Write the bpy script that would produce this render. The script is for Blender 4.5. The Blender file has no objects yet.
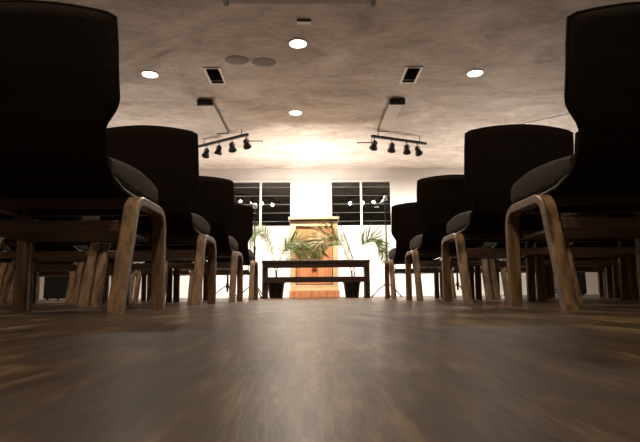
import bpy, bmesh, math, random
from mathutils import Vector, Matrix
random.seed(7)
sc = bpy.context.scene
COL = sc.collection
PI = math.pi
H = 2.6            # ceiling height
WY = 10.0          # far wall
AX = 0.0963        # middle of the aisle
ROW0, ROWSTEP, SEATSTEP = 1.67, 1.05, 0.553

# ------------------------------------------------------------------ materials
def new_mat(name):
    m = bpy.data.materials.new(name); m.use_nodes = True
    nt = m.node_tree; nt.nodes.clear()
    out = nt.nodes.new('ShaderNodeOutputMaterial')
    b = nt.nodes.new('ShaderNodeBsdfPrincipled')
    nt.links.new(b.outputs[0], out.inputs[0])
    return m, nt, b

def mat(name, c1, c2=None, rough=0.6, scale=(8, 8, 8), detail=5, metal=0.0, bump=0.0, spec=0.5, lo=0.35, hi=0.65, rvar=0.0, bscale=None):
    m, nt, b = new_mat(name)
    N = nt.nodes; L = nt.links
    b.inputs['Roughness'].default_value = rough
    b.inputs['Metallic'].default_value = metal
    b.inputs['Specular IOR Level'].default_value = spec
    if c2 is None: c2 = tuple(c * 0.85 for c in c1)
    tc = N.new('ShaderNodeTexCoord'); mp = N.new('ShaderNodeMapping'); mp.inputs['Scale'].default_value = scale
    L.new(tc.outputs['Object'], mp.inputs[0])
    n = N.new('ShaderNodeTexNoise'); n.inputs['Scale'].default_value = 1; n.inputs['Detail'].default_value = detail
    n.inputs['Roughness'].default_value = 0.62
    L.new(mp.outputs[0], n.inputs['Vector'])
    r = N.new('ShaderNodeValToRGB')
    r.color_ramp.elements[0].position = lo; r.color_ramp.elements[1].position = hi
    r.color_ramp.elements[0].color = (*c2, 1); r.color_ramp.elements[1].color = (*c1, 1)
    L.new(n.outputs['Fac'], r.inputs[0]); L.new(r.outputs[0], b.inputs['Base Color'])
    if rvar:
        mr = N.new('ShaderNodeMapRange'); mr.inputs['To Min'].default_value = rough - rvar; mr.inputs['To Max'].default_value = rough + rvar
        L.new(n.outputs['Fac'], mr.inputs[0]); L.new(mr.outputs[0], b.inputs['Roughness'])
    if bump:
        n2 = n
        if bscale:
            n2 = N.new('ShaderNodeTexNoise'); n2.inputs['Scale'].default_value = bscale; n2.inputs['Detail'].default_value = 3
            L.new(tc.outputs['Object'], n2.inputs['Vector'])
        bp = N.new('ShaderNodeBump'); bp.inputs['Strength'].default_value = bump; bp.inputs['Distance'].default_value = 0.01
        L.new(n2.outputs['Fac'], bp.inputs['Height']); L.new(bp.outputs[0], b.inputs['Normal'])
    return m

def emit(name, col, s):
    m = bpy.data.materials.new(name); m.use_nodes = True
    nt = m.node_tree; nt.nodes.clear()
    out = nt.nodes.new('ShaderNodeOutputMaterial'); e = nt.nodes.new('ShaderNodeEmission')
    e.inputs[0].default_value = (*col, 1); e.inputs[1].default_value = s
    nt.links.new(e.outputs[0], out.inputs[0]); return m

def floor_mat():
    m, nt, b = new_mat('worn_wood_floor')
    N = nt.nodes; L = nt.links
    tc = N.new('ShaderNodeTexCoord')
    def noise(scale, detail=6, rough=.6, dist=0.0):
        mp = N.new('ShaderNodeMapping'); mp.inputs['Scale'].default_value = scale
        L.new(tc.outputs['Object'], mp.inputs[0])
        n = N.new('ShaderNodeTexNoise'); n.inputs['Scale'].default_value = 1
        n.inputs['Detail'].default_value = detail; n.inputs['Roughness'].default_value = rough
        n.inputs['Distortion'].default_value = dist
        L.new(mp.outputs[0], n.inputs['Vector']); return n
    grain = noise((34, 4.0, 1), 8, .68, .5)
    blot = noise((5, 2.6, 1), 5, .6, .6)
    fine = noise((150, 26, 1), 4, .6)
    r = N.new('ShaderNodeValToRGB'); e = r.color_ramp.elements
    e[0].position = .40; e[0].color = (.009, .005, .0025, 1)
    e[1].position = .62; e[1].color = (.18, .120, .062, 1)
    k = r.color_ramp.elements.new(.51); k.color = (.046, .026, .0135, 1)
    def mix(a, b_, f):
        x = N.new('ShaderNodeMix'); x.data_type = 'FLOAT'; x.inputs[0].default_value = f
        L.new(a, x.inputs[2]); L.new(b_, x.inputs[3]); return x.outputs[0]
    h = mix(mix(grain.outputs['Fac'], blot.outputs['Fac'], .55), fine.outputs['Fac'], .2)
    L.new(h, r.inputs[0])
    # plank joints
    br = N.new('ShaderNodeTexBrick')
    mp = N.new('ShaderNodeMapping'); mp.inputs['Rotation'].default_value = (0, 0, PI / 2)
    L.new(tc.outputs['Object'], mp.inputs[0]); L.new(mp.outputs[0], br.inputs['Vector'])
    br.inputs['Scale'].default_value = 1; br.inputs['Brick Width'].default_value = 1.2; br.inputs['Row Height'].default_value = .15
    br.inputs['Mortar Size'].default_value = .002; br.inputs['Mortar Smooth'].default_value = .4
    br.inputs['Color1'].default_value = (1, 1, 1, 1); br.inputs['Color2'].default_value = (.88, .88, .88, 1); br.inputs['Mortar'].default_value = (.8, .8, .8, 1)
    mx = N.new('ShaderNodeMix'); mx.data_type = 'RGBA'; mx.blend_type = 'MULTIPLY'; mx.inputs[0].default_value = 1
    L.new(r.outputs[0], mx.inputs[6]); L.new(br.outputs['Color'], mx.inputs[7])
    L.new(mx.outputs[2], b.inputs['Base Color'])
    mr = N.new('ShaderNodeMapRange'); mr.inputs['From Min'].default_value = .3; mr.inputs['From Max'].default_value = .7
    mr.inputs['To Min'].default_value = .46; mr.inputs['To Max'].default_value = .22
    L.new(h, mr.inputs[0]); L.new(mr.outputs[0], b.inputs['Roughness'])
    b.inputs['Specular IOR Level'].default_value = .15; b.inputs['Specular Tint'].default_value = (.95, .78, .62, 1)
    bp = N.new('ShaderNodeBump'); bp.inputs['Strength'].default_value = .36; bp.inputs['Distance'].default_value = .003
    L.new(h, bp.inputs['Height']); L.new(bp.outputs[0], b.inputs['Normal'])
    return m

def ceiling_mat():
    m, nt, b = new_mat('trowelled_plaster_ceiling')
    N = nt.nodes; L = nt.links
    tc = N.new('ShaderNodeTexCoord')
    def noise(scale, detail, rough, dist=0):
        mp = N.new('ShaderNodeMapping'); mp.inputs['Scale'].default_value = scale
        L.new(tc.outputs['Object'], mp.inputs[0])
        n = N.new('ShaderNodeTexNoise'); n.inputs['Scale'].default_value = 1
        n.inputs['Detail'].default_value = detail; n.inputs['Roughness'].default_value = rough; n.inputs['Distortion'].default_value = dist
        L.new(mp.outputs[0], n.inputs['Vector']); return n
    a = noise((.8, 1.3, 1), 6, .65, 1.2); c = noise((3.5, 6, 1), 9, .72, 1.5)
    x = N.new('ShaderNodeMix'); x.data_type = 'FLOAT'; x.inputs[0].default_value = .4
    L.new(a.outputs['Fac'], x.inputs[2]); L.new(c.outputs['Fac'], x.inputs[3])
    r = N.new('ShaderNodeValToRGB'); e = r.color_ramp.elements
    e[0].position = .34; e[0].color = (.33, .265, .22, 1)
    e[1].position = .64; e[1].color = (.70, .605, .53, 1)
    L.new(x.outputs[0], r.inputs[0]); L.new(r.outputs[0], b.inputs['Base Color'])
    b.inputs['Roughness'].default_value = .9; b.inputs['Specular IOR Level'].default_value = .1
    bp = N.new('ShaderNodeBump'); bp.inputs['Strength'].default_value = .5; bp.inputs['Distance'].default_value = .01
    L.new(c.outputs['Fac'], bp.inputs['Height']); L.new(bp.outputs[0], b.inputs['Normal'])
    return m

M = {}
M['floor'] = floor_mat()
M['ceiling'] = ceiling_mat()
M['wall'] = mat('warm_white_wall', (.78, .72, .67), (.72, .66, .61), .85, (3, 3, 3), bump=.1, bscale=60)
M['darkwall'] = mat('cream_side_wall', (.72, .66, .60), (.66, .60, .54), .9, (2, 2, 2))
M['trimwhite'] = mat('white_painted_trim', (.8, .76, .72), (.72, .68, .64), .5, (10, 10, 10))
M['backfab'] = mat('dark_brown_upholstery', (.023, .0135, .008), (.012, .007, .004), .95, (260, 260, 260), 2, bump=.5, spec=.08)
M['seatfab'] = mat('olive_brown_seat_fabric', (.046, .032, .018), (.014, .009, .005), .95, (330, 330, 330), 2, bump=.7, spec=.15)
M['piping'] = mat('brown_piping', (.05, .033, .021), (.034, .022, .014), .7, (60, 60, 60))
M['edging'] = mat('near_black_edging', (.022, .014, .009), (.014, .009, .006), .85, (60, 60, 60), spec=.15)
M['bent'] = mat('worn_bent_plywood', (.27, .155, .070), (.075, .038, .016), .38, (44, 44, 6), 7, bump=.1, lo=.36, hi=.60)
M['lamin'] = mat('plywood_edge', (.12, .068, .034), (.06, .032, .015), .5, (8, 90, 90), 3)
M['rail'] = mat('brown_rail_wood', (.095, .048, .024), (.045, .021, .010), .4, (5, 40, 40), 5)
M['metal'] = mat('black_metal', (.02, .018, .016), (.012, .011, .01), .4, (20, 20, 20), metal=.6)
M['darkmetal'] = mat('black_satin_paint', (.012, .011, .010), (.008, .007, .007), .5, (20, 20, 20))
M['chrome'] = mat('brushed_steel', (.55, .53, .5), (.45, .43, .4), .3, (20, 20, 90), metal=1)
M['glass'] = None
m, nt, b = new_mat('night_window_glass'); b.inputs['Base Color'].default_value = (.9, .9, .88, 1)
b.inputs['Transmission Weight'].default_value = 1; b.inputs['Roughness'].default_value = .015; b.inputs['IOR'].default_value = 1.5; M['glass'] = m
M['jal'] = mat('grey_aluminium_slat', (.40, .36, .33), (.33, .30, .27), .5, (6, 60, 60), metal=.2)
M['pod'] = mat('oiled_oak_veneer', (.66, .31, .15), (.42, .14, .055), .4, (26, 26, 2.2), 6, bump=.05, lo=.3, hi=.68)
M['podtrim'] = mat('honey_oak_moulding', (.74, .56, .34), (.60, .40, .21), .35, (4, 40, 40), 5)
M['poddark'] = mat('dark_joint_wood', (.13, .06, .025), (.09, .04, .02), .5, (20, 20, 20))
M['cross'] = mat('red_mahogany_cross', (.30, .075, .03), (.20, .045, .02), .35, (20, 20, 5))
M['bench'] = mat('dark_stained_wood', (.035, .017, .010), (.018, .009, .006), .35, (4, 40, 40), 5)
M['pot'] = mat('black_plastic_pot', (.025, .019, .016), (.016, .012, .010), .45, (10, 10, 10))
M['soil'] = mat('potting_soil', (.04, .026, .016), (.015, .01, .006), .95, (90, 90, 90), bump=.6)
M['leaf'] = mat('pale_green_palm_leaf', (.17, .24, .07), (.05, .085, .022), .45, (14, 14, 14))
M['leafdry'] = mat('straw_coloured_palm_leaf', (.38, .32, .13), (.16, .125, .045), .55, (14, 14, 14))
M['stem'] = mat('palm_stem', (.30, .27, .12), (.15, .12, .05), .6, (10, 10, 40))
M['drystem'] = mat('dry_brown_stem', (.07, .045, .028), (.04, .026, .016), .7, (10, 10, 40))
M['grey'] = mat('grey_painted_metal', (.42, .36, .31), (.36, .31, .27), .55, (10, 10, 10))
M['cover'] = mat('taupe_cover_plate', (.22, .175, .145), (.19, .15, .12), .8, (9, 9, 9))
M['book'] = mat('dark_book_cloth', (.05, .03, .025), (.03, .02, .016), .6, (60, 60, 60))
M['paper'] = mat('paper_block', (.5, .44, .36), (.4, .35, .28), .8, (4, 4, 300))
M['casegrey'] = mat('screen_case_enamel', (.30, .235, .19), (.26, .2, .165), .6, (10, 10, 10))
M['boxbody'] = mat('fixture_body_enamel', (.56, .475, .41), (.52, .44, .38), .7, (4, 4, 4))
M['grille'] = mat('loudspeaker_grille', (.010, .010, .010), (.003, .003, .003), .7, (300, 300, 300), 2)
M['bulb'] = emit('lamp_lens', (1, .93, .82), 60)
M['down'] = emit('downlight_lens', (1, .93, .84), 14)
M['down_soft'] = M['down']

# ------------------------------------------------------------------ mesh helpers
class MB:
    def __init__(s): s.v = []; s.f = []; s.sm = []; s.mi = []
    def add(s, vs, fs, smooth=False, mi=0):
        o = len(s.v); s.v += [tuple(v) for v in vs]
        for f in fs: s.f.append(tuple(i + o for i in f)); s.sm.append(smooth); s.mi.append(mi)
        return s
    def box(s, x0, x1, y0, y1, z0, z1, mi=0):
        v = [(x0,y0,z0),(x1,y0,z0),(x1,y1,z0),(x0,y1,z0),(x0,y0,z1),(x1,y0,z1),(x1,y1,z1),(x0,y1,z1)]
        return s.add(v, [(0,3,2,1),(4,5,6,7),(0,1,5,4),(1,2,6,5),(2,3,7,6),(3,0,4,7)], False, mi)
    def bar(s, a, b, w, h, up=(0, 0, 1)):
        a = Vector(a); b = Vector(b); d = (b - a).normalized(); u = Vector(up)
        if abs(d.dot(u)) > .98: u = Vector((0, 1, 0))
        r = d.cross(u).normalized(); u = r.cross(d)
        v = []
        for p in (a, b):
            for sx, sy in ((-1,-1),(1,-1),(1,1),(-1,1)): v.append(p + r * sx * w / 2 + u * sy * h / 2)
        return s.add(v, [(3,2,1,0),(4,5,6,7),(0,1,5,4),(1,2,6,5),(2,3,7,6),(3,0,4,7)])
    def tube(s, pts, r, n=8, cap=True):
        pts = [Vector(p) for p in pts]; rs = r if isinstance(r, (list, tuple)) else [r] * len(pts)
        v = []; f = []; ref = None
        for i, p in enumerate(pts):
            d = (pts[min(i + 1, len(pts) - 1)] - pts[max(i - 1, 0)]).normalized()
            if ref is None: ref = Vector((0, 0, 1)) if abs(d.z) < .9 else Vector((1, 0, 0))
            a = d.cross(ref).normalized(); ref = a.cross(d).normalized()
            for k in range(n):
                t = 2 * PI * k / n
                v.append(p + a * math.cos(t) * rs[i] + ref * math.sin(t) * rs[i])
        for i in range(len(pts) - 1):
            for k in range(n):
                k2 = (k + 1) % n
                f.append((i*n+k, i*n+k2, (i+1)*n+k2, (i+1)*n+k))
        if cap: f.append(tuple(range(n - 1, -1, -1))); f.append(tuple((len(pts)-1)*n + k for k in range(n)))
        return s.add(v, f, True)
    def lathe(s, prof, c=(0, 0, 0), n=28, axis=None, caps=True):
        """prof: (radius, height) pairs; axis: direction of the height"""
        ax = Vector(axis or (0, 0, 1)).normalized(); q = Vector((0, 0, 1)).rotation_difference(ax)
        v = []; f = []; c = Vector(c)
        for r, h in prof:
            for k in range(n):
                t = 2 * PI * k / n
                v.append(c + q @ Vector((r * math.cos(t), r * math.sin(t), h)))
        for i in range(len(prof) - 1):
            for k in range(n):
                k2 = (k + 1) % n
                f.append((i*n+k, i*n+k2, (i+1)*n+k2, (i+1)*n+k))
        if caps: f.append(tuple(range(n - 1, -1, -1))); f.append(tuple((len(prof)-1)*n + k for k in range(n)))
        return s.add(v, f, True)
    def squash(s, k): s.v = [(x, y * k, z) for x, y, z in s.v]; return s
    def build(s, name, m, parent=None, bevel=0, seg=2, loc=(0, 0, 0), autos=True):
        me = bpy.data.meshes.new(name); me.from_pydata(s.v, [], s.f); me.update()
        ms = m if isinstance(m, (list, tuple)) else [m]
        for x in ms: me.materials.append(x)
        bm = bmesh.new(); bm.from_mesh(me)
        for f_, sm, mi in zip(bm.faces, s.sm, s.mi): f_.smooth = sm; f_.material_index = mi
        bmesh.ops.recalc_face_normals(bm, faces=bm.faces)
        if bevel:
            es = [e for e in bm.edges if len(e.link_faces) == 2 and e.calc_face_angle(0) > .6]
            bmesh.ops.bevel(bm, geom=es, offset=bevel, segments=seg, profile=.5, affect='EDGES', clamp_overlap=True)
        for e in bm.edges:
            if len(e.link_faces) == 2 and e.calc_face_angle(0) > .7: e.smooth = False
        bm.to_mesh(me); bm.free()
        o = bpy.data.objects.new(name, me); COL.objects.link(o); o.location = loc
        if parent: o.parent = parent
        return o

def tag(o, label=None, cat=None, group=None, kind=None):
    if label: o['label'] = label
    if cat: o['category'] = cat
    if group: o['group'] = group
    if kind: o['kind'] = kind
    return o
def empty(name, loc=(0, 0, 0), rz=0.0):
    o = bpy.data.objects.new(name, None); COL.objects.link(o)
    o.empty_display_size = .1; o.location = loc; o.rotation_euler = (0, 0, rz); return o
def kids(o): return [c for c in bpy.data.objects if c.parent is o]
def copy_tree(o, parent=None):
    ch = kids(o)
    c = o.copy(); COL.objects.link(c)
    if parent is not None: c.parent = parent
    for k in ch: copy_tree(k, c)
    return c
def light(name, kind, loc, energy, color=(1, .9, .78), aim=None, size=.1, spot=None, blend=.6):
    ld = bpy.data.lights.new(name, kind); ld.energy = energy; ld.color = color
    if kind == 'SPOT': ld.spot_size = math.radians(spot); ld.spot_blend = blend; ld.shadow_soft_size = size
    elif kind == 'POINT': ld.shadow_soft_size = size
    elif kind == 'AREA': ld.size = size
    o = bpy.data.objects.new(name, ld); COL.objects.link(o); o.location = loc
    if aim is not None:
        o.rotation_euler = (Vector(aim) - Vector(loc)).to_track_quat('-Z', 'Y').to_euler()
    return o

# ------------------------------------------------------------------ setting
SX0, SX1, SY0 = -6.0, 6.4, -3.0
tag(MB().box(SX0 - .1, SX1 + .1, SY0 - .1, WY + .15, -.1, 0).build('floor', M['floor']), kind='structure')
tag(MB().box(SX0 - .1, SX1 + .1, SY0 - .1, WY + .15, H, H + .1).build('ceiling', M['ceiling']), kind='structure')
# far wall with two window openings
WIN = [(-1.645, -.398), (.402, 1.640)]; WZ0, WZ1 = 1.400, 2.345
w = MB()
xs = [SX0, WIN[0][0], WIN[0][1], WIN[1][0], WIN[1][1], SX1]
for i in range(0, 5, 2): w.box(xs[i], xs[i + 1], WY, WY + .15, 0, H)
for i in (1, 3):
    w.box(xs[i], xs[i + 1], WY, WY + .15, 0, WZ0); w.box(xs[i], xs[i + 1], WY, WY + .15, WZ1, H)
tag(w.build('wall_far', M['wall']), kind='structure')
tag(MB().box(SX0 - .1, SX0, SY0, WY + .15, 0, H).build('wall_left', M['darkwall']), kind='structure')
tag(MB().box(SX1, SX1 + .1, SY0, WY + .15, 0, H).build('wall_right', M['darkwall']), kind='structure')
tag(MB().box(SX0 - .1, SX1 + .1, SY0 - .1, SY0, 0, H).build('wall_back', M['darkwall']), kind='structure')
tag(MB().box(SX0, SX1, WY - .012, WY, 0, .07).build('baseboard_far', M['trimwhite'], bevel=.003), kind='structure')
for i, (a, b_) in enumerate(WIN):
    root = empty('window_%d' % (i + 1), ((a + b_) / 2, WY, WZ0)); tag(root, kind='structure')
    hw = (b_ - a) / 2; hh = WZ1 - WZ0
    f = MB(); t = .022
    f.box(-hw, hw, -.015, .05, 0, t); f.box(-hw - .02, hw + .02, -.02, .05, hh - t, hh + .018)
    f.box(-hw, -hw + t, -.015, .05, t, hh - t); f.box(hw - t, hw, -.015, .05, t, hh - t)
    f.build('window_frame', M['trimwhite'], root, bevel=.002)
    MB().box(-.02, .02, -.017, .05, t, hh - t).build('mullion', M['trimwhite'], root, bevel=.002)
    s_ = MB()
    for k in range(5):
        z = hh * (k + .55) / 5.35 + .02
        for x0, x1 in ((-hw + t, -.02), (.02, hw - t)): s_.box(x0, x1, .030, .045, z - .006, z + .006)
    s_.build('louvre_bars', M['jal'], root)
    for x0, x1 in ((-hw + t, -.02), (.02, hw - t)):
        MB().box(x0, x1, .018, .024, t, hh - t).build('window_pane', M['glass'], root)

# ------------------------------------------------------------------ chair
def smooth(a, b, x):
    t = max(0, min(1, (x - a) / (b - a))); return t * t * (3 - 2 * t)
def interp(tab, x):
    if x <= tab[0][0]: return tab[0][1]
    for (a, va), (b, vb) in zip(tab, tab[1:]):
        if x <= b:
            t = (x - a) / (b - a); t = t * t * (3 - 2 * t) * .12 + t * .88
            return va + (vb - va) * t
    return tab[-1][1]
YP = [(.372, -.14), (.395, -.185), (.42, -.228), (.45, -.252), (.54, -.292), (.70, -.33), (.87, -.358)]
HWT = [(.372, .221), (.532, .224), (.556, .234), (.602, .263), (.622, .2685), (.78, .269), (.87, .266)]
def back_top(u): return .868 - .031 * abs(u) ** 2 - .007 * max(0, (abs(u) - .92) / .08) ** 2
def back_pt(u, v, z0=.385):
    zt = back_top(u); z = z0 + v * (zt - z0)
    hwid = interp(HWT, z0 + v * (.868 - z0))
    x = u * hwid
    y = interp(YP, z) + .012 * u * u * smooth(.42, .6, z)
    return x, y, z
def make_back(root):
    nu, nv = 22, 26; V = []; F = []
    us = [math.sin(PI / 2 * (-1 + 2 * i / nu)) * .55 + (-1 + 2 * i / nu) * .45 for i in range(nu + 1)]
    for side in (0, 1):
        for j in range(nv + 1):
            v = j / nv
            for u in us:
                x, y, z = back_pt(u, v)
                ed = max(0, 1 - abs(u) ** 10) ** .5 * (1 - max(0, (v - .9) / .1) ** 4) ** .5 if v < 1 else 0
                if side: y += .010 + .030 * ed * (1 - .3 * u * u)
                else: y -= .004 + .010 * ed
                V.append((x, y, z))
    n = (nu + 1); S = n * (nv + 1)
    for j in range(nv):
        for i in range(nu):
            a = j * n + i
            F.append((a, a + 1, a + n + 1, a + n)); F.append((S + a, S + a + n, S + a + n + 1, S + a + 1))
    for j in range(nv):
        a = j * n; F.append((a, a + n, S + a + n, S + a)); a = j * n + nu; F.append((a, S + a, S + a + n, a + n))
    for i in range(nu):
        a = nv * n + i; F.append((a, a + 1, S + a + 1, S + a)); a = i; F.append((a, S + a, S + a + 1, a + 1))
    o = MB().add(V, F, True).build('backrest', M['backfab'], root)
    pts = []
    for j in range(0, 31): pts.append(back_pt(-1, j / 30))
    for i in range(1, 24): pts.append(back_pt(-1 + 2 * i / 24, 1))
    for j in range(30, -1, -1): pts.append(back_pt(1, j / 30))
    pts = [(x * 1.006, y - .002, z + .002) for x, y, z in pts]
    MB().tube(pts, .0045, 6).build('piping', M['edging'], o)
    return o
def make_seat(root):
    # rows along y, each a closed section
    V = []; F = []; ny, nk = 22, 24
    y0, y1 = -.205, .274
    for j in range(ny + 1):
        t = j / ny; y = y0 + (y1 - y0) * (1 - math.cos(PI * t)) / 2 if t > .5 else y0 + (y1 - y0) * t
        e = (y - y0) / (y1 - y0)
        top = .470 + .030 * math.sin(min(1, e / .6) * PI / 2) if e < .6 else .500 - .024 * ((e - .6) / .4) ** 2
        bot = .392 - .018 * smooth(0, .35, e) + .010 * smooth(.8, 1, e)
        hw_ = .226 * (1 - .045 * max(0, (e - .85) / .15) ** 3)
        if e > .93: top -= .022 * ((e - .93) / .07) ** 2; bot += .004 * ((e - .93) / .07) ** 2
        for k in range(nk):
            a = 2 * PI * k / nk; ca, sa = math.cos(a), math.sin(a)
            x = hw_ * (abs(ca) ** .22) * (1 if ca > 0 else -1)
            z = (top + bot) / 2 + (top - bot) / 2 * (abs(sa) ** .55) * (1 if sa > 0 else -1)
            V.append((x, y, z))
    for j in range(ny):
        for k in range(nk):
            k2 = (k + 1) % nk; F.append((j*nk+k, j*nk+k2, (j+1)*nk+k2, (j+1)*nk+k))
    F.append(tuple(range(nk))); F.append(tuple(ny * nk + k for k in range(nk - 1, -1, -1)))
    o = MB().add(V, F, True).build('seat', M['seatfab'], root)
    pts = [(-.225, y, z) for y, z in ((-.19, .402), (-.12, .383), (-.04, .378), (.1, .378), (.2, .381))]
    pts += [(-.217, .262, .386), (-.18, .277, .388), (0, .279, .388), (.18, .277, .388), (.217, .262, .386)]
    pts += [(-x, y, z) for x, y, z in reversed(pts[:5])]
    MB().tube(pts, .006, 6).build('piping', M['piping'], o)
    return o
def fillet(P, r, n=8):
    out = [Vector(P[0])]
    for a, b_, c in zip(P, P[1:], P[2:]):
        a, b_, c = Vector(a), Vector(b_), Vector(c)
        d1 = (a - b_).normalized(); d2 = (c - b_).normalized(); ang = d1.angle(d2)
        t = r / math.tan(ang / 2); p1 = b_ + d1 * t; p2 = b_ + d2 * t
        cen = b_ + (d1 + d2).normalized() * (r / math.sin(ang / 2))
        v1 = p1 - cen; v2 = p2 - cen; th = v1.angle(v2)
        for k in range(n + 1):
            s = k / n; out.append(cen + (v1 * math.sin((1 - s) * th) + v2 * math.sin(s * th)) / math.sin(th))
    out.append(Vector(P[-1])); return out
def make_leg_frame(root, sx):
    P = fillet([(-.186, 0), (-.088, .357), (.196, .357), (.213, 0)], .062)
    x0, x1 = (.226, .271) if sx > 0 else (-.271, -.226)
    T = .0145; V = []; F = []
    for i, p in enumerate(P):
        d = (P[min(i + 1, len(P) - 1)] - P[max(i - 1, 0)]).normalized(); nrm = Vector((-d.y, d.x))
        if i in (0, len(P) - 1): nrm = Vector((nrm.x / abs(nrm.x), 0))
        tt = T * (1.0 + .12 * math.sin(i))if False else T
        a = p + nrm * tt; b_ = p - nrm * tt
        c = .004
        for q, x in ((a, x0 + c), (a, x1 - c), (a - nrm * c, x1), (b_ + nrm * c, x1), (b_, x1 - c), (b_, x0 + c), (b_ + nrm * c, x0), (a - nrm * c, x0)):
            V.append((x, q.x, q.y))
    n = 8
    mb = MB()
    for i in range(len(P) - 1):
        for k in range(n):
            k2 = (k + 1) % n; F.append((i*n+k, i*n+k2, (i+1)*n+k2, (i+1)*n+k))
    mb.add(V, F, True); 
    mb.add(V[:n], [tuple(range(n))]); mb.add(V[-n:], [tuple(range(n))])
    for k, f in enumerate(F):
        kk = k % n
        if kk in (2, 6): mb.mi[k] = 1
    o = mb.build('leg_frame', [M['bent'], M['lamin']], root)
    # dowel cap at the front of the arch
    MB().lathe([(.008, 0), (.008, .004), (.004, .006)], ((x0 + x1) / 2, .12, .3455), 12, (0, 0, -1)).build('screw_cap', M['metal'], o)
    return o
def make_chair():
    root = empty('stacking_chair')
    make_back(root); make_seat(root)
    for sx in (-1, 1): make_leg_frame(root, sx)
    for y in (-.03, .13):
        b_ = MB().box(-.222, .222, y - .016, y + .016, .338, .372).build('seat_rail', M['rail'], root, bevel=.003)
    rk = MB()
    rk.box(-.222, .222, -.135, -.115, .245, .282)
    rk.build('rear_rail', M['rail'], root, bevel=.004)
    MB().box(-.222, .222, .155, .173, .245, .278).build('front_rail', M['rail'], root, bevel=.003)
    MB().box(-.222, .222, -.115, .155, .248, .258).build('book_shelf', M['rail'], root)
    for x in (-.19, .19):
        MB().tube([(x, .05, .258), (x, .05, .378)], .005, 8).build('shelf_bracket', M['metal'], root)
    return root
proto = make_chair()
used = False
SIDE = {-1: 'left', 1: 'right'}
ROWN = ['nearest row', 'second row', 'third row', 'farthest row']
COLN = ['on the aisle', 'second from the aisle', 'third from the aisle', 'fourth from the aisle', 'fifth from the aisle']
COUNT = {-1: [1, 3, 4, 5], 1: [1, 3, 4, 5]}
for sx in (-1, 1):
    for r in range(4):
        dx = {(-1, 0): .008, (1, 0): -.007, (-1, 2): .014, (-1, 3): .022, (1, 1): .018, (1, 3): -.014}.get((sx, r), 0)   # rows are not perfectly in line
        for c in range(COUNT[sx][r]):
            o = copy_tree(proto) if used else proto; used = True
            o.location = (AX + dx + sx * (.650 + .272 + SEATSTEP * c), ROW0 + ROWSTEP * r, 0)
            o.rotation_euler = (0, 0, 0)
            tag(o, 'dark chair with bent wooden legs, %s %s of the aisle, %s' % (ROWN[r], SIDE[sx], COLN[c].replace('on the aisle', 'beside the aisle')),
                'chair', 'rows of dark upholstered chairs %s of the aisle' % SIDE[sx])
# books left on the racks of the nearest row
def book(x, y, w_, d_, th, label, rz):
    root = empty('book', (x, y, .2585), rz)
    MB().box(-w_/2, w_/2, -d_/2, d_/2, 0, .003).box(-w_/2, w_/2, -d_/2, d_/2, th - .003, th).box(-w_/2, w_/2, -d_/2, -d_/2 + .003, 0, th).build('cover', M['book'], root)
    MB().box(-w_/2 + .004, w_/2 - .004, -d_/2 + .003, d_/2 - .004, .003, th - .003).build('page_block', M['paper'], root)
    tag(root, label, 'book', 'books on the under-seat racks')
book(AX + .800, ROW0 - .01, .12, .17, .036, 'thin dark book on the rack under the nearest right-hand aisle chair', .04)
book(AX - 1.02, ROW0 - .01, .12, .17, .036, 'thin dark book on the rack under the nearest left-hand aisle chair', -.05)

# ------------------------------------------------------------------ podium
pr = empty('podium', (.043, 7.5, 0))
tag(pr, 'tall oak podium with a small red cross standing behind the dark bench', 'podium')
hw = .355
MB().box(-hw, hw, 0.02, .46, .02, 1.155).build('body', M['pod'], pr, bevel=.004)
fr = MB()
fr.box(-hw - .004, -hw + .075, .0, .02, .13, 1.155); fr.box(hw - .075, hw + .004, .0, .02, .13, 1.155)
fr.box(-hw + .075, hw - .075, .0, .02, 1.075, 1.155); fr.box(-hw + .075, hw - .075, .0, .02, .13, .19)
fr.build('panel_frame', M['podtrim'], pr, bevel=.003)
md = MB(); e = hw - .075
md.box(-e, -e + .014, .004, .022, .19, 1.075).box(e - .014, e, .004, .022, .19, 1.075).box(-e, e, .004, .022, 1.061, 1.075).box(-e, e, .004, .022, .19, .204)
md.build('panel_bead', M['poddark'], pr)
MB().box(-hw - .03, hw + .03, -.035, .50, 1.172, 1.213).build('top_slab', M['podtrim'], pr, bevel=.006)
MB().box(-hw - .015, hw + .015, -.018, .48, 1.155, 1.172).build('top_moulding', M['poddark'], pr, bevel=.004)
MB().box(-hw - .02, hw + .02, -.02, .48, 0, .105).build('plinth', M['pod'], pr, bevel=.006)
MB().box(-hw - .012, hw + .012, -.012, .472, .105, .13).build('plinth_moulding', M['podtrim'], pr, bevel=.005)
MB().box(-.034, .034, .004, .0195, .42, .985).box(-.12, .12, .006, .0195, .80, .85).build('cross', M['cross'], pr, bevel=.002)

# ------------------------------------------------------------------ bench
bn = empty('bench', (.061, 6.62, 0))
tag(bn, 'low dark wooden altar bench with two planks in front of the podium', 'bench')
L_ = .716
MB().box(-L_, L_, .0, .24, .462, .500).build('top', M['bench'], bn, bevel=.005)
MB().box(-L_ + .01, L_ - .01, .01, .035, .400, .462).build('apron', M['bench'], bn, bevel=.004)
MB().box(-L_ + .01, L_ - .01, .01, .04, .208, .282).build('lower_rail', M['bench'], bn, bevel=.004)
for x in (-L_ + .035, L_ - .035):
    for y in (.045, .185):
        MB().box(x - .033, x + .033, y - .004, y + .045, 0, .462).build('leg', M['bench'], bn, bevel=.004)

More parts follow.
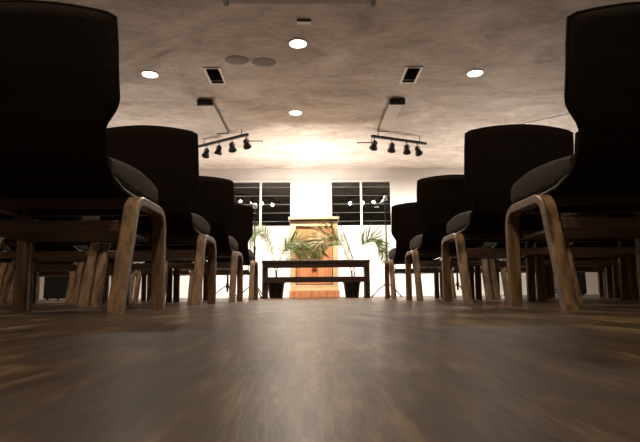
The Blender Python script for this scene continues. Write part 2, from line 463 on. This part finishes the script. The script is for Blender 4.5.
# ------------------------------------------------------------------ palms
def bez(P, n):
    out = []
    for i in range(n + 1):
        t = i / n; Q = [Vector(p) for p in P]
        while len(Q) > 1: Q = [a.lerp(b_, t) for a, b_ in zip(Q, Q[1:])]
        out.append(Q[0])
    return out
def frond(root, P, n_leaf, ll, m, start=.35, droop=.25, wid=.008, r=.006, spread=1.0):
    pts = bez(P, 26)
    fr_ = MB().tube(pts, [r * (1 - .75 * i / 26) for i in range(27)], 6).build('frond', M['stem'], root)
    lf = MB()
    for k in range(n_leaf):
        t = start + (1 - start) * (k + .5) / n_leaf
        f = t * 26; i = min(25, int(f)); p = pts[i].lerp(pts[i + 1], f - i); d = (pts[i + 1] - pts[i]).normalized()
        side = Vector((0, 1, 0)); nrm = d.cross(side).normalized()
        e = (t - start) / (1 - start)
        ln = ll * (math.sin(PI * min(1, .25 + e * .75)) ** .6 * .85 + .25) * random.uniform(.85, 1.1)
        for s in (-1, 1):
            # leaflets fan outward from the rib, up on one side, hanging on the other
            a = random.uniform(.45, .75) + .15 * (1 - e)
            out = (nrm * s * math.sin(a) * spread + side * random.uniform(-.55, .55) * .9 + d * math.cos(a)).normalized()
            q = []
            for j in range(6):
                u = j / 5; q.append(p + out * ln * u + Vector((0, 0, -1)) * droop * ln * u * u)
            V = []; F = []
            for j, c in enumerate(q):
                u = j / 5; w_ = wid * (.35 + 1.3 * math.sin(PI * min(1, u * .8 + .12))) * (1 - u) ** .35 * .5
                tdir = (q[min(j + 1, 5)] - q[max(j - 1, 0)]).normalized()
                wv = tdir.cross(Vector((0, -1, .25))).normalized()
                V += [c + wv * w_, c + Vector((0, -.0025, .001)), c - wv * w_]
            for j in range(5):
                a_ = j * 3; F += [(a_, a_+1, a_+4, a_+3), (a_+1, a_+2, a_+5, a_+4)]
            lf.add(V, F, True)
    lf.build('leaflets', m, fr_)
    return fr_
def palm(x, y, label, fronds, scale=1.0):
    root = empty('potted_palm', (x, y, 0))
    tag(root, label, 'potted plant', 'potted palms beside the podium')
    MB().lathe([(.088, 0), (.092, .01), (.118, .2), (.126, .205), (.126, .232), (.116, .232), (.110, .20)], n=32, caps=True).build('pot', M['pot'], root)
    MB().lathe([(.0, .205), (.06, .21), (.1125, .203)], n=24, caps=False).build('soil', M['soil'], root)
    MB().tube([(0, 0, .2), (.004, 0, .3), (-.002, 0, .38)], [.016, .012, .010], 8).build('stem', M['drystem'], root)
    for f in fronds: frond(root, *f)
    return root
LF, DR = M['leaf'], M['leafdry']
# points are local to the pot
palm(-.494, 7.02, 'potted palm in a black pot left of the podium, fronds over its front',
     [([(0, 0, .3), (.08, -.03, .80), (.34, -.03, 1.00), (.66, -.03, .58)], 36, .27, LF, .30, .30, .009),
      ([(0, 0, .3), (.04, .0, .72), (.22, -.02, .90), (.44, .02, .50)], 30, .23, LF, .30, .35, .007),
      ([(0, 0, .3), (.14, .0, .58), (.32, .0, .78), (.56, .0, .56)], 26, .22, LF, .30, .35, .007),
      ([(0, 0, .3), (-.05, .02, .6), (-.10, .03, .78), (-.18, .04, .88)], 14, .13, LF, .40, .15, .007, .004),
      ([(0, 0, .3), (-.06, .04, .80), (-.18, .05, 1.28), (-.46, .0, .66)], 32, .20, LF, .42, .30, .007)])
pm = palm(.562, 7.02, 'potted palm in a black pot right of the podium with two arching fronds',
     [([(0, 0, .3), (-.08, -.02, .90), (-.42, -.03, 1.12), (-.52, -.03, .52)], 36, .30, DR, .38, .05, .010),
      ([(0, 0, .3), (-.05, -.02, .66), (-.16, -.05, .92), (-.44, -.04, .70)], 22, .20, LF, .5, .15, .007),
      ([(0, 0, .3), (.08, -.02, .84), (.38, -.04, 1.06), (.50, -.04, .46)], 36, .25, LF, .34, .0, .010),
      ([(0, 0, .3), (-.02, .02, .5), (-.06, .03, .72), (-.13, .04, .88)], 16, .13, LF, .3, .1, .008, .004)])
cn = MB().tube([(.038, 0, .205), (.036, 0, .50)], .006, 8).tube([(.036, 0, .50), (-.20, 0, 1.195)], .0065, 8).build('cane', M['drystem'], pm)
tag(cn, 'thin dark cane leaning out of the pot')
MB().lathe([(.010, -.01), (.014, 0), (.010, .01)], (.037, 0, .33), 10).build('knot', M['drystem'], cn)
# ------------------------------------------------------------------ stands
def mic_stand(x, y, hgt, label, boom=None, mic=True, mz=None, rot=0.0, grp='microphone stands on the stage'):
    root = empty('microphone_stand', (x, y, 0), rot); tag(root, label, 'microphone stand', grp)
    MB().tube([(0, 0, .10), (0, 0, hgt * .6), (0, 0, hgt * .61), (0, 0, hgt)], [.016, .016, .011, .011], 10).build('pole', M['metal'], root)
    MB().lathe([(.02, .16), (.024, .165), (.024, .22), (.018, .225)], n=16).build('hub', M['metal'], root)
    for k in range(3):
        a = 2 * PI * k / 3 + .5
        l = MB().tube([(0, 0, .20), (.10 * math.cos(a), .10 * math.sin(a), .14), (.24 * math.cos(a), .24 * math.sin(a), .014)], .008, 8).build('leg', M['metal'], root)
        MB().lathe([(.012, 0), (.013, .02), (.010, .03)], (.24 * math.cos(a), .24 * math.sin(a), 0), 10).build('rubber_foot', M['metal'], l)
    top = Vector((0, 0, hgt))
    MB().lathe([(.016, -.03), (.02, 0), (.016, .03)], (0, 0, hgt * .62), 14).build('clutch', M['metal'], root)
    if boom:
        e = top + Vector(boom); s = top - Vector(boom) * .35
        MB().tube([s, e], .008, 8).build('boom_arm', M['metal'], root); top = e
    if mic:
        d = Vector(mic) if not isinstance(mic, bool) else Vector((0, -.3, 1))
        d.normalize()
        o = MB().lathe([(.010, 0), (.013, .02), (.017, .14), (.02, .15)], top, 16, d).build('microphone', M['darkmetal'], root)
        MB().lathe([(.02, 0), (.030, .015), (.033, .035), (.028, .06), (.012, .075)], top + d * .15, 16, d).build('mic_head', M['chrome'], o)
    return root
mic_stand(-.800, 7.05, 1.13, 'microphone stand left of the podium with a short boom and pale microphone', boom=(.05, -.02, .0), mic=(-.35, -.15, .8), rot=.547)
mic_stand(1.065, 7.05, 1.22, 'upright microphone stand right of the podium in front of the window', mic=(0, -.1, 1))
mic_stand(-1.28, 7.7, .72, 'short tripod stand behind the third-row chairs left of the aisle', mic=False, rot=.9)
mic_stand(2.36, 8.1, .85, 'short tripod stand behind the chairs right of the aisle', mic=False, rot=.2)
def sub(x, y, w_, h_, label):
    root = empty('loudspeaker', (x, y, 0)); tag(root, label, 'loudspeaker', 'loudspeakers on the floor by the far wall')
    MB().box(-w_/2, w_/2, 0, .45, .02, h_).build('cabinet', M['darkmetal'], root, bevel=.01)
    MB().box(-w_/2 + .03, w_/2 - .03, -.012, 0, .05, h_ - .03).build('grille', M['grille'], root, bevel=.004)
    for fx in (-1, 1):
        for fy in (.05, .40):
            MB().lathe([(.02, 0), (.02, .02)], (fx * (w_/2 - .05), fy, 0), 12).build('foot', M['metal'], root)
sub(-4.12, 8.3, .50, .40, 'black loudspeaker cabinet on the floor seen under the left chairs')
sub(4.32, 8.3, .50, .50, 'black loudspeaker cabinet on the floor seen under the right chairs')

# ------------------------------------------------------------------ ceiling fittings
DL = [(-1.86, 5.53, 'recessed ceiling light on the left side'), (1.93, 5.51, 'recessed ceiling light on the right side'),
      (-.123, 4.81, 'recessed ceiling light in the middle, nearer one'), (-.212, 6.78, 'recessed ceiling light in the middle, nearer the stage')]
def downlight(x, y, label, seen=True):
    root = empty('ceiling_downlight', (x, y, H))
    MB().lathe([(.084, -.001), (.098, -.004), (.100, -.010), (.088, -.012), (.080, -.004)], n=36, caps=False).build('trim_ring', M['trimwhite'], root)
    MB().lathe([(.0, -.0145), (.045, -.013), (.081, -.005)], n=32, caps=False).build('lens', M['down'], root)
    tag(root, label, 'ceiling light', 'recessed ceiling lights')
    return root
for x, y, lab in DL: downlight(x, y, lab)
EN = [40, 40, 50, 170]
for (x, y, lab), e in zip(DL, EN):
    light('downlight_lamp', 'SPOT', (x, y, H - .03), e * 4, (1, .88, .74), (x, y, 0), .07, 150, .9)
# the same rows of lights carry on above and behind the photographer
for x, y, e in ((-.1, 2.8, 18), (-.1, .8, 22), (-1.9, 3.3, 18), (1.9, 3.3, 18), (-1.9, 1.1, 14), (1.9, 1.1, 14), (-.1, -1.4, 22)):
    light('downlight_lamp', 'SPOT', (x, y, H - .03), e * 4, (1, .88, .74), (x, y, 0), .07, 140, .9)

def vent(pts, label):
    xa, xb, ya, yb = pts; cx, cy = (xa + xb) / 2, (ya + yb) / 2; hx, hy = (xb - xa) / 2, (yb - ya) / 2
    root = empty('ceiling_vent', (cx, cy, H)); tag(root, label, 'air vent', 'ceiling air vents')
    t = .028
    MB().box(-hx, -hx + t, -hy, hy, -.012, 0).box(hx - t, hx, -hy, hy, -.012, 0).box(-hx + t, hx - t, -hy, -hy + t * .6, -.012, 0).box(-hx + t, hx - t, hy - t, hy, -.012, 0).build('frame', M['trimwhite'], root, bevel=.002)
    MB().box(-hx + t, hx - t, -hy + t * .6, hy - t, -.003, 0).build('duct_opening', M['darkmetal'], root)
    s = MB(); n = 9
    for k in range(n):
        y = -hy + t + (2 * hy - 2 * t) * (k + .5) / n
        s.bar((-hx + t, y, -.007), (hx - t, y, -.007), .022, .0015, (0, .75, .6))
    s.build('louvres', M['metal'], root)
    MB().box(-hx + t, hx - t, hy - .10, hy - .085, -.011, -.002).build('divider', M['grey'], root)
vent((-1.215, -1.015, 5.36, 5.80), 'rectangular black ceiling vent with pale frame on the left')
vent((1.085, 1.285, 5.34, 5.78), 'rectangular black ceiling vent with pale frame on the right')

def box_fixture(x0, x1, y0, y1, label, inner):
    cx = (x0 + x1) / 2; root = empty('ceiling_channel', (cx, y0, H)); hw_ = (x1 - x0) / 2; L1 = y1 - y0
    tag(root, label, 'ceiling fixture', 'long box fixtures on the ceiling')
    MB().box(-hw_, hw_, .02, L1, -.022, 0).build('housing', M['boxbody'], root, bevel=.003)
    MB().box(-hw_ - .004, hw_ + .004, -.01, .03, -.08, 0).build('end_cap', M['darkmetal'], root, bevel=.003)
    xi = inner * hw_
    MB().box(xi - .006, xi + .006, .03, L1 + .004, -.03, -.018).box(-hw_, hw_, L1 - .004, L1 + .006, -.03, -.018).build('edge_wire', M['metal'], root)
box_fixture(-1.485, -1.290, 6.30, 7.62, 'long shallow ceiling box with a black end, left of the middle lights', 1)
box_fixture(1.050, 1.245, 6.28, 7.55, 'long shallow ceiling box with a black end, right of the middle lights', -1)

def head(root, p, aim, hot=False):
    """spot head hanging from the track at p (local), bell pointing along aim"""
    d = Vector(aim).normalized(); p = Vector(p); c = p + Vector((0, 0, -.11))
    h = MB().lathe([(.012, -.055), (.026, -.05), (.034, -.02), (.038, .01), (.064, .075), (.066, .082), (.060, .080), (.034, .02)], c, 20, d, caps=False)
    h.lathe([(.0, -.056), (.012, -.055)], c, 20, d, caps=False)
    o = h.build('spot_head', M['darkmetal'], root)
    y = MB(); r = d.cross(Vector((0, 0, 1))).normalized()
    if r.length < .1: r = Vector((1, 0, 0))
    arc = [c + r * .045 * math.cos(t) + Vector((0, 0, .065 * math.sin(t))) for t in [PI * k / 10 for k in range(11)]]
    y.tube(arc, .006, 6); y.tube([p, p + Vector((0, 0, -.03))], .009, 8)
    y.build('yoke', M['darkmetal'], o)
    MB().lathe([(.0, .052), (.03, .050), (.044, .047)], c, 18, d, caps=False).build('lamp_lens', M['bulb'], o)
    return c
def track(a, b_, ts, aims, label, energies, rod):
    a = Vector(a); b_ = Vector(b_); mid = (a + b_) / 2
    root = empty('track_light', mid); tag(root, label, 'track light', 'track lights hanging near the stage')
    A, B = a - mid, b_ - mid
    MB().bar(A, B, .05, .036).build('rail', M['darkmetal'], root, bevel=.003)
    s = MB()
    for t in (.12, .88):
        q = A.lerp(B, t); s.tube([q, q + Vector((0, 0, H - mid.z - .0))], .006, 8)
    s.build('hanger', M['darkmetal'], root)
    for t, am, en in zip(ts, aims, energies):
        q = A.lerp(B, t) + Vector((0, 0, -.016))
        tgt = Vector(am); wc = mid + q + Vector((0, 0, -.11))
        d = (tgt - wc).normalized()
        head(root, q, d)
        light('spot_lamp', 'SPOT', wc + d * .095, en, (1, .93, .84), tgt, .03, 92, 1.0)
    q = A + Vector(rod[0]); e = A + Vector(rod[1])
    MB().tube([q, e], .008, 6).tube([q, A + Vector((0, 0, -.03))], .004, 6).tube([e, e + Vector((0, 0, -.03))], .005, 6).build('side_rod', M['metal'], root)
ZT = 2.49
SE = 190
track((-.965, 7.42, ZT), (-1.86, 8.05, ZT), (.03, .30, .56, .82),
      ((-.5, 10, .45), (-1.2, 10, .45), (-2.2, 8.8, 0), (-2.8, 10, .45)), 'black track light with four spot heads on the left of the stage', (SE, SE, SE * .5, SE),
      ((-.0, .05, -.09), (.22, .05, -.09)))
track((.95, 7.52, ZT), (1.90, 7.93, ZT), (.05, .36, .63, .83),
      ((.5, 10, .45), (1.2, 10, .45), (2.0, 10, .45), (3.2, 10, .45)), 'black track light with four spot heads on the right of the stage', (SE,) * 4,
      ((.0, .05, -.09), (-.22, .05, -.09)))

# added floor uplights, hidden behind podium and chairs, to brighten the ceiling
def uplight(x, y, energy, cone, label, aim):
    up = empty('added_uplight', (x, y, 0)); tag(up, label, 'uplight')
    MB().lathe([(.09, 0), (.09, .02), (.07, .03), (.075, .16), (.07, .16), (.06, .05)], n=24, caps=False).lathe([(0, 0), (.09, 0)], n=24, caps=False).build('housing', M['darkmetal'], up)
    MB().lathe([(0, .12), (.066, .12)], n=24, caps=False).build('lens', M['down'], up)
    light('added_uplight_lamp', 'SPOT', (x, y, .17), energy, (1, .93, .85), aim, .08, cone, 1.0)
uplight(.04, 8.6, 430, 92, 'added black floor uplight hidden behind the podium', (.04, 8.9, H))
uplight(-3.3, 8.9, 300, 150, 'added black floor uplight by the far wall behind the left chairs', (-3.0, 7.6, H))
uplight(3.5, 8.9, 300, 150, 'added black floor uplight by the far wall behind the right chairs', (3.2, 7.6, H))

# small parts on the ceiling
sn = empty('smoke_detector', (-.055, 4.40, H)); tag(sn, 'small pale sensor box on the ceiling above the middle lights', 'sensor')
MB().box(-.065, .065, -.03, .03, -.016, 0).build('case', M['trimwhite'], sn, bevel=.006)
MB().box(-.066, .066, -.036, -.028, -.017, -.001).build('front_slot', M['darkmetal'], sn)
for x, y, lab in ((-.80, 5.18, 'left one of two oval taupe cover plates on the ceiling'), (-.51, 5.23, 'right one of two oval taupe cover plates on the ceiling')):
    tag(MB().lathe([(.132, 0), (.132, -.003), (.126, -.004), (.0, -.004)], (0, 0, 0), 36, caps=False).squash(.78).build('cover_plate', M['cover'], loc=(x, y, H)), lab, 'cover plate', 'oval cover plates on the ceiling')
ss = empty('projector_screen_case', (-.085, 3.915, H)); tag(ss, 'long closed projector screen case at the top edge of the picture', 'projector screen')
MB().box(-.61, .61, -.06, .06, -.085, -.01).build('case', M['casegrey'], ss, bevel=.008)
for s in (-1, 1): MB().box(s * .63 - .02, s * .63 + .02, -.065, .065, -.10, 0).build('end_bracket', M['darkmetal'], ss, bevel=.004)
cs = MB().bar((3.05, 7.45, H - .006), (3.85, 6.76, H - .006), .03, .012).build('light_streak_strip', M['trimwhite']); tag(cs, kind='structure')  # off-white strip standing in for a bright streak of light on the ceiling

# ------------------------------------------------------------------ world, camera
w = bpy.data.worlds.new('night'); sc.world = w; w.use_nodes = True
w.node_tree.nodes['Background'].inputs[0].default_value = (.012, .010, .009, 1)
w.node_tree.nodes['Background'].inputs[1].default_value = .3
F_, PITCH, YAW, ROLL, CH = 500.0, .1458, .0179, .009, .0496
cd = bpy.data.cameras.new('camera'); cam = bpy.data.objects.new('camera', cd); COL.objects.link(cam); sc.camera = cam
cd.sensor_width = 36; cd.lens = F_ / 640 * 36; cd.clip_start = .01
cam.matrix_world = Matrix.Translation((0, 0, CH)) @ Matrix.Rotation(-YAW, 4, 'Z') @ Matrix.Rotation(PI / 2 + PITCH, 4, 'X') @ Matrix.Rotation(-ROLL, 4, 'Z')
vs = sc.view_settings; vs.view_transform = 'Standard'; vs.look = 'None'; vs.gamma = 1; vs.use_curve_mapping = False; vs.exposure = 0.45
